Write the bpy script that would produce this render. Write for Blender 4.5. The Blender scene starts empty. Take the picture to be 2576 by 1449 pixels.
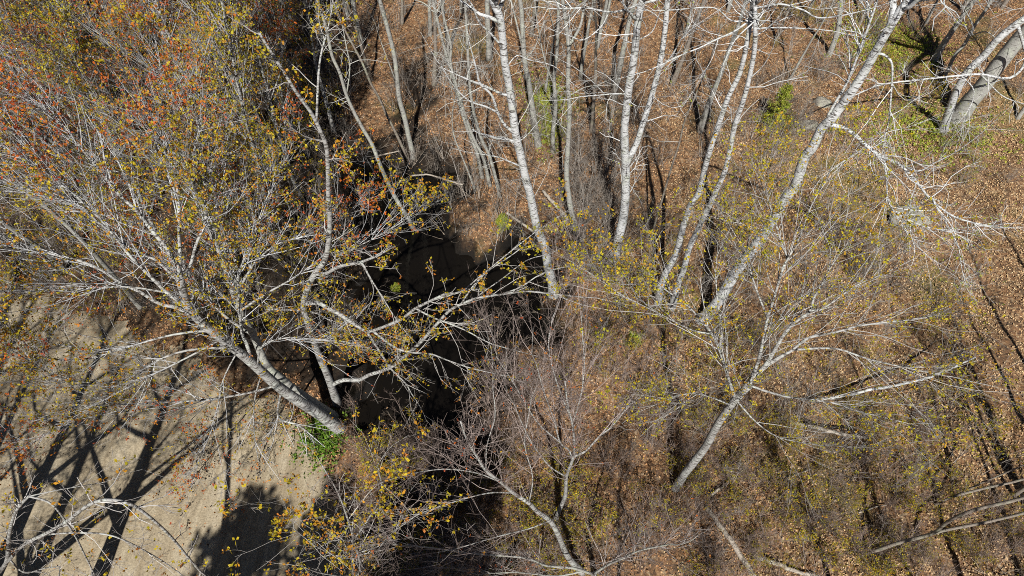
import bpy, math
import numpy as np
from math import radians, sin, cos, tan, pi

sc = bpy.context.scene
rng = np.random.default_rng(11)

# ------------------------------------------------------------------ camera
PITCH = radians(54.0); F = 1600.0 / 2576.0; H = 20.0
cam = bpy.data.cameras.new("camera"); cam_ob = bpy.data.objects.new("camera", cam)
sc.collection.objects.link(cam_ob)
cam.sensor_width = 36.0; cam.lens = 36.0 * F; cam.clip_end = 2000.0; cam.clip_start = 0.1
cam_ob.location = (0, 0, H); cam_ob.rotation_euler = (pi / 2 - PITCH, 0, 0)
sc.camera = cam_ob
# ------------------------------------------------------------------ sky and sun
SUN_EL = radians(48.0); SHADOW_AZ = radians(3.3)      # shadows run away from the camera, a little to +x
SD = np.array([sin(SHADOW_AZ) * cos(SUN_EL), cos(SHADOW_AZ) * cos(SUN_EL), -sin(SUN_EL)])
world = bpy.data.worlds.new("World"); sc.world = world; world.use_nodes = True
nt = world.node_tree; bg = nt.nodes["Background"]
sky = nt.nodes.new("ShaderNodeTexSky"); sky.sky_type = 'NISHITA'; sky.sun_disc = False
sky.sun_elevation = SUN_EL; sky.sun_rotation = pi + SHADOW_AZ; sky.air_density = 0.35; sky.dust_density = 0.0; sky.ozone_density = 1.0
nt.links.new(sky.outputs[0], bg.inputs[0]); bg.inputs[1].default_value = 0.05
sun = bpy.data.lights.new("sun", 'SUN'); sun.energy = 5.0; sun.angle = radians(0.5); sun.color = (1.0, 0.96, 0.90)
sun_ob = bpy.data.objects.new("sun", sun); sc.collection.objects.link(sun_ob)
sun_ob.location = (0, -20, 60)
import mathutils
sun_ob.rotation_euler = mathutils.Vector(SD).to_track_quat('-Z', 'Y').to_euler()
sc.view_settings.view_transform = 'Standard'; sc.view_settings.look = 'None'
sc.view_settings.exposure = 0.38; sc.view_settings.gamma = 1.0
sc.render.engine = 'CYCLES'
sc.cycles.max_bounces = 5; sc.cycles.diffuse_bounces = 1; sc.cycles.glossy_bounces = 2
sc.cycles.transparent_max_bounces = 4; sc.cycles.use_denoising = False
sc.cycles.caustics_reflective = False; sc.cycles.caustics_refractive = False
sc.cycles.filter_width = 0.95

# ------------------------------------------------------------------ pixel <-> place
def ray(u, v):
    s = (u - 1288.0) / 1600.0; t = (724.5 - v) / 1600.0
    return np.array([s, cos(PITCH) + sin(PITCH) * t, -sin(PITCH) + cos(PITCH) * t])
def flat(u, v, z=0.0):
    d = ray(u, v); k = (H - z) / -d[2]
    return np.array([d[0] * k, d[1] * k])
def smooth(a, b, x):
    t = np.clip((x - a) / (b - a), 0, 1); return t * t * (3 - 2 * t)
def poly_sd(P, poly):
    """signed distance of points (N,2) to a polygon, negative inside"""
    P = np.asarray(P, float); d = np.full(len(P), 1e9); ins = np.zeros(len(P), bool); n = len(poly)
    for i in range(n):
        a, b = poly[i], poly[(i + 1) % n]; e = b - a
        w = P - a; t = np.clip((w @ e) / (e @ e), 0, 1)
        d = np.minimum(d, np.linalg.norm(w - t[:, None] * e, axis=1))
        c = ((a[1] > P[:, 1]) != (b[1] > P[:, 1]))
        with np.errstate(divide='ignore', invalid='ignore'):
            xi = (b[0] - a[0]) * (P[:, 1] - a[1]) / (b[1] - a[1]) + a[0]
        ins ^= c & (P[:, 0] < xi)
    return np.where(ins, -d, d)
POND = np.array([flat(*p) for p in [(885, 400), (960, 365), (1040, 385), (1100, 415), (1170, 418), (1168, 480), (1125, 535), (1145, 595), (1195, 640), (1270, 610), (1330, 560), (1375, 640), (1405, 720),
    (1385, 820), (1290, 870), (1250, 980), (1190, 1070), (1120, 1090), (1010, 1050), (915, 1060), (875, 1010), (885, 930), (915, 800), (880, 700), (900, 620), (900, 560), (878, 480)]])
ROAD = np.array([flat(*p) for p in [(905, 1700), (880, 1449), (845, 1290), (775, 1120), (690, 1040), (575, 985), (440, 905), (300, 835), (150, 775), (-60, 700), (-400, 560),
    (-900, 560), (-700, 760), (-420, 980), (-200, 1330), (-60, 1600)]])
MUD_SHADE = np.array([flat(*p) for p in [(800, 1010), (700, 975), (590, 920), (500, 830), (480, 700), (540, 600), (640, 530), (690, 430), (690, 330), (710, 230), (830, 210), (900, 330), (1000, 330), (1030, 130), (1075, 140), (1085, 330), (1180, 400),
    (1180, 480), (1130, 540), (1150, 600), (1200, 650), (1280, 600), (1330, 540), (1370, 560), (1420, 700), (1440, 830), (1330, 900), (1310, 1010), (1250, 1130), (1150, 1230), (1050, 1270), (960, 1230), (930, 1120), (870, 1060), (800, 960)]])  # wet hollow, widened over shadowed gaps whose shade is painted into the ground
STAND = np.array([flat(*p) for p in [(-300, 620), (150, 720), (440, 860), (700, 960), (760, 700), (860, 420), (880, 150), (860, -60), (-500, -60)]])  # budding stand; the shade beneath it is painted into the ground colour
MOUND = flat(1205, 540)
def wob(x, y):
    return (0.16 * np.sin(0.53 * x + 1.3) * np.cos(0.47 * y) + 0.10 * np.sin(1.1 * x + 0.7 * y) + 0.06 * np.sin(2.3 * x - 1.9 * y + 2)
            + 0.03 * np.sin(5.1 * x + 3.3 * y) + 0.025 * np.sin(4.2 * y - 6.1 * x))
def gh(x, y):
    x = np.atleast_1d(np.asarray(x, float)); y = np.atleast_1d(np.asarray(y, float)); P = np.stack([x, y], 1)
    jag = 0.35 * np.sin(2.1 * x + 1.7 * y) + 0.22 * np.sin(4.7 * x - 3.1 * y + 1)
    near = (np.abs(x) < 45) & (y > -10) & (y < 60)
    sp = np.full(len(x), 50.0); sr = np.full(len(x), 50.0)
    sp[near] = poly_sd(P[near], POND) + jag[near]; sr[near] = poly_sd(P[near], ROAD)
    z = wob(x, y)
    z = z * smooth(-0.5, 1.5, sr)
    z = z + 0.7 * np.exp(-((x - MOUND[0]) ** 2 + (y - MOUND[1]) ** 2) / 2.2)
    z = z - 0.95 * (1 - smooth(-0.9, 0.55, sp))
    return z
def ground(u, v):
    z = 0.0
    for _ in range(4):
        p = flat(u, v, z); z = float(gh(p[0], p[1])[0])
    return np.array([p[0], p[1], z])

# ------------------------------------------------------------------ materials
def mat(name):
    m = bpy.data.materials.new(name); m.use_nodes = True
    n = m.node_tree.nodes; b = n["Principled BSDF"]; b.inputs["Roughness"].default_value = 0.85
    b.inputs["Specular IOR Level"].default_value = 0.25
    return m, m.node_tree, b
def nd(t, kind, **kw):
    x = t.nodes.new(kind)
    for k, v in kw.items():
        if k.startswith("i_"):
            x.inputs[k[2:].replace("_", " ")].default_value = v
        else: setattr(x, k, v)
    return x
def ramp(t, src, stops, interp='LINEAR'):
    r = t.nodes.new("ShaderNodeValToRGB"); r.color_ramp.interpolation = interp
    e = r.color_ramp.elements
    while len(e) < len(stops): e.new(0.5)
    for i, (p, c) in enumerate(stops):
        e[i].position = p; e[i].color = (*c, 1) if len(c) == 3 else c
    t.links.new(src, r.inputs[0]); return r
def mix(t, fac, a, b, mode='MIX'):
    m = t.nodes.new("ShaderNodeMix"); m.data_type = 'RGBA'; m.blend_type = mode
    for s, val in ((0, fac), (6, a), (7, b)):
        if hasattr(val, "is_linked"): t.links.new(val, m.inputs[s])
        else: m.inputs[s].default_value = val if s == 0 else (*val, 1)
    return m.outputs[2]
def bump(t, b, h, strength, dist):
    x = t.nodes.new("ShaderNodeBump"); x.inputs["Strength"].default_value = strength; x.inputs["Distance"].default_value = dist
    t.links.new(h, x.inputs["Height"]); t.links.new(x.outputs[0], b.inputs["Normal"])
def coords(t, scale=(1, 1, 1)):
    c = t.nodes.new("ShaderNodeTexCoord"); m = t.nodes.new("ShaderNodeMapping"); m.inputs["Scale"].default_value = scale
    t.links.new(c.outputs["Object"], m.inputs[0]); return m.outputs[0]
def noise(t, vec, scale, detail=4.0, rough=0.6):
    n = nd(t, "ShaderNodeTexNoise", i_Scale=scale, i_Detail=detail, i_Roughness=rough); t.links.new(vec, n.inputs["Vector"]); return n

def bark(name, base, dark, lichen, scar=0.35, lich=0.35):
    m, t, b = mat(name)
    v = coords(t, (1, 1, 1)); vs = coords(t, (2.2, 2.2, 11))
    n1 = noise(t, v, 3.2, 5); n2 = noise(t, vs, 2.6, 5, 0.65); n3 = noise(t, v, 24, 4)
    c = mix(t, ramp(t, n1.outputs[0], [(0.35, (0, 0, 0)), (0.7, (1, 1, 1))]).outputs[0], base, tuple(0.84 * x for x in base))
    c = mix(t, ramp(t, n1.outputs[0], [(0.62 - lich * 0.3, (0, 0, 0)), (0.72, (1, 1, 1))]).outputs[0], c, lichen)
    c = mix(t, ramp(t, n2.outputs[0], [(0.30 + scar * 0.12, (1, 1, 1)), (0.36 + scar * 0.16, (0, 0, 0))]).outputs[0], c, dark)
    c = mix(t, 0.6, c, ramp(t, n3.outputs[0], [(0.3, (0.62, 0.62, 0.62)), (0.62, (1, 1, 1))]).outputs[0], 'MULTIPLY')
    t.links.new(c, b.inputs["Base Color"]); bump(t, b, n3.outputs[0], 0.5, 0.02)
    return m
BARK = {
    'aspen': bark("aspen_bark", (0.62, 0.635, 0.64), (0.09, 0.08, 0.07), (0.50, 0.53, 0.46), 0.8, 0.4),
    'grey': bark("grey_bark", (0.38, 0.375, 0.345), (0.10, 0.09, 0.08), (0.50, 0.53, 0.44), 0.5, 0.5),
    'maple': bark("maple_bark", (0.42, 0.415, 0.40), (0.10, 0.09, 0.08), (0.56, 0.60, 0.55), 1.0, 0.45),
    'brown': bark("brown_bark", (0.28, 0.24, 0.20), (0.07, 0.055, 0.045), (0.36, 0.38, 0.28), 0.5, 0.4),
    'dead': bark("dead_wood", (0.42, 0.37, 0.31), (0.14, 0.11, 0.09), (0.46, 0.44, 0.36), 0.5, 0.3),
    'pine': bark("pine_bark", (0.17, 0.12, 0.09), (0.05, 0.04, 0.03), (0.22, 0.22, 0.18), 0.6, 0.2),
}
def attr_mat(name, trans=0.0, rough=0.8, spec=0.25):
    m, t, b = mat(name); b.inputs["Roughness"].default_value = rough; b.inputs["Specular IOR Level"].default_value = spec
    a = nd(t, "ShaderNodeAttribute", attribute_name="col"); t.links.new(a.outputs["Color"], b.inputs["Base Color"])
    if trans:
        tr = t.nodes.new("ShaderNodeBsdfTranslucent"); t.links.new(a.outputs["Color"], tr.inputs[0])
        ms = t.nodes.new("ShaderNodeMixShader"); ms.inputs[0].default_value = trans
        t.links.new(b.outputs[0], ms.inputs[1]); t.links.new(tr.outputs[0], ms.inputs[2])
        t.links.new(ms.outputs[0], t.nodes["Material Output"].inputs[0])
    return m
M_TWIG = attr_mat("twig_bark"); M_LEAF = attr_mat("spring_leaf", 0.3, 0.6); M_LITTER = attr_mat("dry_leaf", 0.12, 0.75)

# forest floor
M_GROUND, t, b = mat("forest_floor"); v = coords(t)
nb = noise(t, v, 0.22, 4); nm = noise(t, v, 2.4, 6, 0.7); nf = noise(t, v, 16, 6, 0.75)
vo = nd(t, "ShaderNodeTexVoronoi", i_Scale=13.0, i_Randomness=1.0); t.links.new(v, vo.inputs["Vector"])
sep = t.nodes.new("ShaderNodeSeparateColor"); t.links.new(vo.outputs["Color"], sep.inputs[0])
lc = ramp(t, sep.outputs[0], [(0.0, (0.10, 0.062, 0.040)), (0.3, (0.26, 0.145, 0.078)), (0.55, (0.35, 0.19, 0.09)), (0.78, (0.41, 0.25, 0.13)), (1.0, (0.50, 0.37, 0.23))])
c = mix(t, 0.75, lc.outputs[0], ramp(t, nf.outputs[0], [(0.3, (0.30, 0.28, 0.26)), (0.65, (1, 1, 1))]).outputs[0], 'MULTIPLY')
c = mix(t, ramp(t, nm.outputs[0], [(0.50, (0, 0, 0)), (0.64, (0.85, 0.85, 0.85))]).outputs[0], c, (0.085, 0.058, 0.036))
c = mix(t, ramp(t, nb.outputs[0], [(0.56, (0, 0, 0)), (0.68, (0.55, 0.55, 0.55))]).outputs[0], c, (0.19, 0.19, 0.055))
at_ = nd(t, "ShaderNodeAttribute", attribute_name="col"); c = mix(t, at_.outputs["Fac"], c, (0.009, 0.0075, 0.006))   # black wet mud round the pool, plus painted shade in the hollow and stand
t.links.new(c, b.inputs["Base Color"]); bump(t, b, nf.outputs[0], 0.9, 0.08)
# sandy road
M_ROAD, t, b = mat("sandy_dirt"); v = coords(t); vr = nd(t, "ShaderNodeMapping"); vr.inputs["Rotation"].default_value = (0, 0, radians(-28)); vr.inputs["Scale"].default_value = (2.6, 0.12, 1)
t.links.new(v, vr.inputs[0])
n1 = noise(t, v, 0.9, 9, 0.75); n2 = noise(t, v, 20, 5, 0.7); n3 = noise(t, vr.outputs[0], 1.0, 5, 0.6); n4 = noise(t, v, 90, 3)
c = ramp(t, n1.outputs[0], [(0.3, (0.30, 0.245, 0.165)), (0.5, (0.43, 0.36, 0.245)), (0.7, (0.51, 0.45, 0.335))]).outputs[0]
c = mix(t, ramp(t, n3.outputs[0], [(0.38, (0.8, 0.8, 0.8)), (0.52, (0, 0, 0))]).outputs[0], c, (0.30, 0.24, 0.155))
c = mix(t, 0.8, c, ramp(t, n2.outputs[0], [(0.32, (0.42, 0.41, 0.40)), (0.58, (1, 1, 1))]).outputs[0], 'MULTIPLY')
c = mix(t, 0.4, c, ramp(t, n4.outputs[0], [(0.3, (0.55, 0.55, 0.55)), (0.6, (1, 1, 1))]).outputs[0], 'MULTIPLY')
t.links.new(c, b.inputs["Base Color"]); bump(t, b, n2.outputs[0], 0.5, 0.03)
# dark peaty water
M_WATER, t, b = mat("peaty_water"); b.inputs["Base Color"].default_value = (0.006, 0.005, 0.004, 1); b.inputs["Roughness"].default_value = 0.06
b.inputs["Specular IOR Level"].default_value = 0.2; n = noise(t, coords(t), 3.0, 3); bump(t, b, n.outputs[0], 0.12, 0.05)
# stone
M_STONE, t, b = mat("lichen_stone"); v = coords(t); n1 = noise(t, v, 4, 6); n2 = noise(t, v, 18, 5)
c = ramp(t, n1.outputs[0], [(0.3, (0.20, 0.19, 0.16)), (0.55, (0.33, 0.32, 0.27)), (0.7, (0.30, 0.33, 0.19))]).outputs[0]
t.links.new(c, b.inputs["Base Color"]); bump(t, b, n2.outputs[0], 0.7, 0.06)

# ------------------------------------------------------------------ mesh helpers
def nrm(a): return a / np.maximum(np.linalg.norm(a, axis=-1, keepdims=True), 1e-9)
def make_mesh(name, V, Fc, k, material, col=None):
    """V (N,3), Fc (M,k) all faces with k corners"""
    me = bpy.data.meshes.new(name); V = np.ascontiguousarray(V, np.float32); Fc = np.ascontiguousarray(Fc, np.int32)
    me.vertices.add(len(V)); me.vertices.foreach_set("co", V.ravel())
    me.loops.add(Fc.size); me.loops.foreach_set("vertex_index", Fc.ravel())
    me.polygons.add(len(Fc)); me.polygons.foreach_set("loop_start", np.arange(0, Fc.size, k, dtype=np.int32))
    me.update(calc_edges=True)
    if col is not None:
        a = me.color_attributes.new("col", 'FLOAT_COLOR', 'POINT')
        c4 = np.ones((len(V), 4), np.float32); c4[:, :3] = col; a.data.foreach_set("color", c4.ravel())
    me.materials.append(material); return me
def link(name, data, parent=None, loc=None, kind=None):
    o = bpy.data.objects.new(name, data); sc.collection.objects.link(o)
    if parent is not None: o.parent = parent
    if loc is not None: o.location = loc
    if kind: o["kind"] = kind
    return o
def thing(name, label, cat, loc, group=None):
    o = link(name, None, loc=loc); o["label"] = label; o["category"] = cat; o.empty_display_size = 0.3
    if group: o["group"] = group
    return o
def tube_arrays(P, R, sides, bumpy=0.0):
    P = np.asarray(P, float); n = len(P)
    T = nrm(np.gradient(P, axis=0)); ref = np.array([0.31, 0.93, 0.17])
    A = nrm(np.cross(T, ref)); B = np.cross(T, A)
    th = np.linspace(0, 2 * pi, sides, endpoint=False)
    rr = R[:, None] * (1 + bumpy * rng.standard_normal((n, sides)))
    V = P[:, None] + rr[..., None] * (A[:, None] * np.cos(th)[None, :, None] + B[:, None] * np.sin(th)[None, :, None])
    V = V.reshape(-1, 3); i = np.arange(n - 1)[:, None] * sides; j = np.arange(sides)[None]
    q = np.stack([i + j, i + (j + 1) % sides, i + sides + (j + 1) % sides, i + sides + j], -1).reshape(-1, 4)
    cap = len(V); V = np.vstack([V, P[-1:] , P[:1]])
    e = (n - 1) * sides
    q2 = np.stack([e + j[0], e + (j[0] + 1) % sides, np.full(sides, cap), np.full(sides, cap)], -1)
    return V, q, np.stack([e + j[0], e + (j[0] + 1) % sides, np.full(sides, cap)], -1), np.stack([(j[0] + 1) % sides, j[0], np.full(sides, cap + 1)], -1)
def tube_mesh(name, P, R, sides, material, bumpy=0.025):
    V, q, c1, c2 = tube_arrays(P, R, sides, bumpy)
    tri = np.vstack([np.stack([q[:, 0], q[:, 1], q[:, 2]], 1), np.stack([q[:, 0], q[:, 2], q[:, 3]], 1), c1, c2])
    return make_mesh(name, V, tri, 3, material)
def catmull(P, m):
    P = np.asarray(P, float)
    if len(P) < 3: 
        return np.array([P[0] + (P[-1] - P[0]) * x for x in np.linspace(0, 1, m + 1)])
    Q = np.vstack([2 * P[0] - P[1], P, 2 * P[-1] - P[-2]]); out = []
    for i in range(1, len(Q) - 2):
        p0, p1, p2, p3 = Q[i - 1:i + 3]
        for x in np.linspace(0, 1, m, endpoint=False):
            out.append(0.5 * (2 * p1 + (p2 - p0) * x + (2 * p0 - 5 * p1 + 4 * p2 - p3) * x * x + (3 * p1 - p0 - 3 * p2 + p3) * x ** 3))
    out.append(P[-1]); return np.array(out)
# --- twigs: many thin polylines at once
def grow(P, D, L, K, wander, up):
    pts = [P]; ds = []; d = nrm(D); step = (L / K)[:, None]
    for _ in range(K):
        d = nrm(d + wander * rng.standard_normal(d.shape) + np.array([0, 0, up])); P = P + d * step
        pts.append(P); ds.append(d)
    return np.stack(pts, 1), np.stack(ds, 1)
def perp(d):
    r = rng.standard_normal(d.shape); r -= (r * d).sum(-1, keepdims=True) * d; return nrm(r)
def spawn(pts, ds, L, per, tmin, ang, lf):
    N, K = ds.shape[:2]; n = rng.poisson(per, N) if np.isscalar(per) else rng.poisson(per)
    idx = np.repeat(np.arange(N), n)
    if len(idx) == 0: return None
    tt = tmin + (0.98 - tmin) * rng.random(len(idx)); s = tt * K; k = np.minimum(s.astype(int), K - 1); fr = (s - k)[:, None]
    p = pts[idx, k] * (1 - fr) + pts[idx, k + 1] * fr; d = ds[idx, k]
    a = (ang + 0.22 * rng.standard_normal(len(idx)))[:, None]
    D = np.cos(a) * d + np.sin(a) * perp(d)
    return p, D, L[idx] * lf * (1 - 0.55 * tt) * rng.uniform(0.55, 1.3, len(idx)), idx, tt
def thin_tubes(pts, r0, r1, sides=3):
    """pts (N,K+1,3) -> verts, quads"""
    N, K1 = pts.shape[:2]; T = nrm(pts[:, -1] - pts[:, 0]); A = perp(T); B = np.cross(T, A)
    th = np.arange(sides) * 2 * pi / sides
    off = A[:, None] * np.cos(th)[None, :, None] + B[:, None] * np.sin(th)[None, :, None]        # N,s,3
    w = np.linspace(0, 1, K1)[None, :]; r = r0[:, None] * (1 - w) + r1[:, None] * w
    V = pts[:, :, None] + off[:, None] * r[:, :, None, None]
    base = (np.arange(N) * K1 * sides)[:, None, None] + (np.arange(K1 - 1) * sides)[None, :, None]; j = np.arange(sides)[None, None]
    q = np.stack([base + j, base + (j + 1) % sides, base + sides + (j + 1) % sides, base + sides + j], -1)
    return V.reshape(-1, 3), q.reshape(-1, 4)
class Bag:
    def __init__(s): s.V = []; s.Q = []; s.C = []; s.n = 0
    def add(s, V, Q, C):
        s.V.append(V); s.Q.append(Q + s.n); s.C.append(np.broadcast_to(C, (len(V), 3))); s.n += len(V)
    def mesh(s, name, k, m):
        return make_mesh(name, np.vstack(s.V), np.vstack(s.Q), k, m, np.vstack(s.C)) if s.n else None
PAL = {
    'yellow': [((0.50, 0.40, 0.02), 5), ((0.38, 0.36, 0.02), 4), ((0.50, 0.29, 0.02), 3), ((0.44, 0.22, 0.03), 0.8)],
    'amber': [((0.50, 0.38, 0.02), 5), ((0.40, 0.34, 0.02), 3), ((0.52, 0.25, 0.02), 4), ((0.46, 0.16, 0.03), 1)],
    'red': [((0.58, 0.14, 0.02), 5), ((0.42, 0.08, 0.025), 3), ((0.54, 0.20, 0.025), 4), ((0.50, 0.32, 0.03), 0.8)],
    'lime': [((0.34, 0.40, 0.05), 5), ((0.42, 0.42, 0.06), 3), ((0.26, 0.34, 0.05), 2)],
    'green': [((0.15, 0.27, 0.03), 4), ((0.20, 0.32, 0.04), 3), ((0.10, 0.19, 0.03), 2)],
    'pine': [((0.045, 0.085, 0.03), 4), ((0.06, 0.10, 0.035), 2)],
    'litter': [((0.50, 0.275, 0.13), 6), ((0.43, 0.215, 0.095), 5), ((0.25, 0.135, 0.07), 3), ((0.54, 0.34, 0.18), 3.5), ((0.58, 0.44, 0.28), 1.0), ((0.09, 0.055, 0.04), 2)],
    'gold': [((0.60, 0.42, 0.23), 6), ((0.54, 0.35, 0.18), 5), ((0.34, 0.19, 0.09), 2), ((0.63, 0.44, 0.24), 4), ((0.64, 0.50, 0.31), 1.2), ((0.14, 0.085, 0.05), 0.8)],
}
def pick(pal, n):
    c = np.array([x[0] for x in PAL[pal]]); w = np.array([x[1] for x in PAL[pal]], float)
    return c[rng.choice(len(c), n, p=w / w.sum())] * rng.uniform(0.75, 1.2, (n, 1))
def buds(C, size, col, per=4, spread=0.6):
    """clusters of small pointed leaflets round the centres C"""
    n = len(C); d = nrm(rng.standard_normal((n, per, 3)) + np.array([0, 0, 0.4])); a = perp(d)
    s = size * rng.uniform(0.6, 1.3, (n, per, 1))
    o = C[:, None] + d * s * spread * 0.3
    V = np.stack([o, o + d * s * 0.55 + a * s * 0.33, o + d * s, o + d * s * 0.55 - a * s * 0.33], 2)
    Q = np.arange(n * per * 4).reshape(-1, 4); return V.reshape(-1, 3), Q, np.repeat(col, per * 4, axis=0)

def crown(lines, base, st):
    """lines: list of (pts, radius array, tmin); grows three orders of twigs and buds; returns two meshes in coordinates local to base"""
    tw = Bag(); lf = Bag(); tint = np.array(st.get('tint', (0.40, 0.38, 0.36))); P0 = []; D0 = []; L0 = []; R0 = []
    for P, R, tmin in lines:
        seg = np.linalg.norm(np.diff(P, axis=0), axis=1); cum = np.r_[0, np.cumsum(seg)]; tot = cum[-1]
        n = rng.poisson(st['den'] * tot * (1 - tmin))
        if n == 0: continue
        tt = tmin + (1 - tmin) * rng.random(n) ** 0.8; s = tt * tot; k = np.clip(np.searchsorted(cum, s) - 1, 0, len(seg) - 1)
        f = ((s - cum[k]) / np.maximum(seg[k], 1e-6))[:, None]
        p = P[k] * (1 - f) + P[k + 1] * f; d = nrm(P[k + 1] - P[k]); a = (st.get('ang', 0.8) + 0.25 * rng.standard_normal(n))[:, None]
        P0.append(p); D0.append(np.cos(a) * d + np.sin(a) * perp(d)); L0.append(st['len'] * (1.15 - 0.6 * tt) * rng.uniform(0.4, 1.25, n))
        R0.append(np.minimum(R[k] * 0.5, st.get('r', 0.016)))
    if not P0: return None, None
    P0, D0, L0, R0 = np.vstack(P0), np.vstack(D0), np.concatenate(L0), np.concatenate(R0)
    b0 = base[None, None]
    def tcol(n, k, order=1.0):      # young twigs are darker and browner than the older wood
        return np.repeat(tint * np.array([order, order * (0.9 + 0.1 * order), order * (0.82 + 0.18 * order)]) * rng.uniform(0.7, 1.2, (n, 1)), k, axis=0)
    pts, ds = grow(P0, D0, L0, 4, st.get('wander', 0.16), st.get('up', 0.08))
    V, Q = thin_tubes(pts - b0, R0, R0 * 0.4); tw.add(V, Q, tcol(len(pts), 15))
    tips = []
    s = spawn(pts, ds, L0, st.get('n2', 5.0) , 0.15, 0.75, 0.62)
    if s:
        p, D, L, idx, _ = s; r = R0[idx] * 0.5; q, dq = grow(p, D, L, 3, 0.15, st.get('up', 0.08))
        V, Q = thin_tubes(q - b0, r, r * 0.5); tw.add(V, Q, tcol(len(q), 12, 0.8)); tips.append(q[:, -1]); tips.append(q[:, 2])
        s = spawn(q, dq, L, st.get('n3', 4.0), 0.15, 0.7, 0.6)
        if s:
            p, D, L, idx, _ = s; r = np.maximum(r[idx] * 0.55, st.get('rmin', 0.0045)); q, dq = grow(p, D, np.maximum(L, 0.10), 1, 0.1, st.get('up', 0.08))
            V, Q = thin_tubes(q - b0, r, r * 0.7); tw.add(V, Q, tcol(len(q), 6, 0.45)); tips.append(q[:, -1])
    bd = st.get('buds', 0.0)
    if bd > 0 and tips:
        T = np.vstack(tips); T = T[rng.random(len(T)) < bd]
        if st.get('patch'):             # blossom colour comes in patches, as whole sprays open together
            w = np.sin(T[:, 0] * 1.3 + st['patch']) + np.sin(T[:, 1] * 1.1 + 2 * st['patch']) + np.sin(T[:, 2] * 1.7 + st['patch'])
            red = w + 0.45 * rng.standard_normal(len(T)) > 0.7
        else: red = np.zeros(len(T), bool)
        col = pick(st['pal'], len(T))
        if red.any(): col[red] = pick('red', int(red.sum()))
        lf.add(*buds(T - base, st.get('bs', 0.06), col, st.get('bn', 4)))
    return tw.mesh("twigs", 4, M_TWIG), lf.mesh("foliage", 4, M_LEAF)
def finish(root, lines, base, st):
    a, f = crown(lines, base, st)
    if a: link("twigs", a, root, kind="stuff")
    if f: link("foliage", f, root, kind="stuff")
TREES = []
def to_line(px, y0, y1=None, base=None):
    """pixels -> points on an upright sheet standing at depth y (y0 -> y1 along the line)"""
    n = len(px); out = []
    for i, (u, v) in enumerate(px):
        y = y0 if y1 is None else y0 + (y1 - y0) * i / max(n - 1, 1)
        d = ray(u, v); k = y / d[1]; out.append(np.array([0, 0, H]) + d * k)
    return out
def px_of(p):
    d = np.asarray(p) - np.array([0, 0, H]); z = d[1] * cos(PITCH) - d[2] * sin(PITCH)
    return np.array([1288 + 1600 * d[0] / z, 724.5 - 1600 * (d[1] * sin(PITCH) + d[2] * cos(PITCH)) / z]), z
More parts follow.
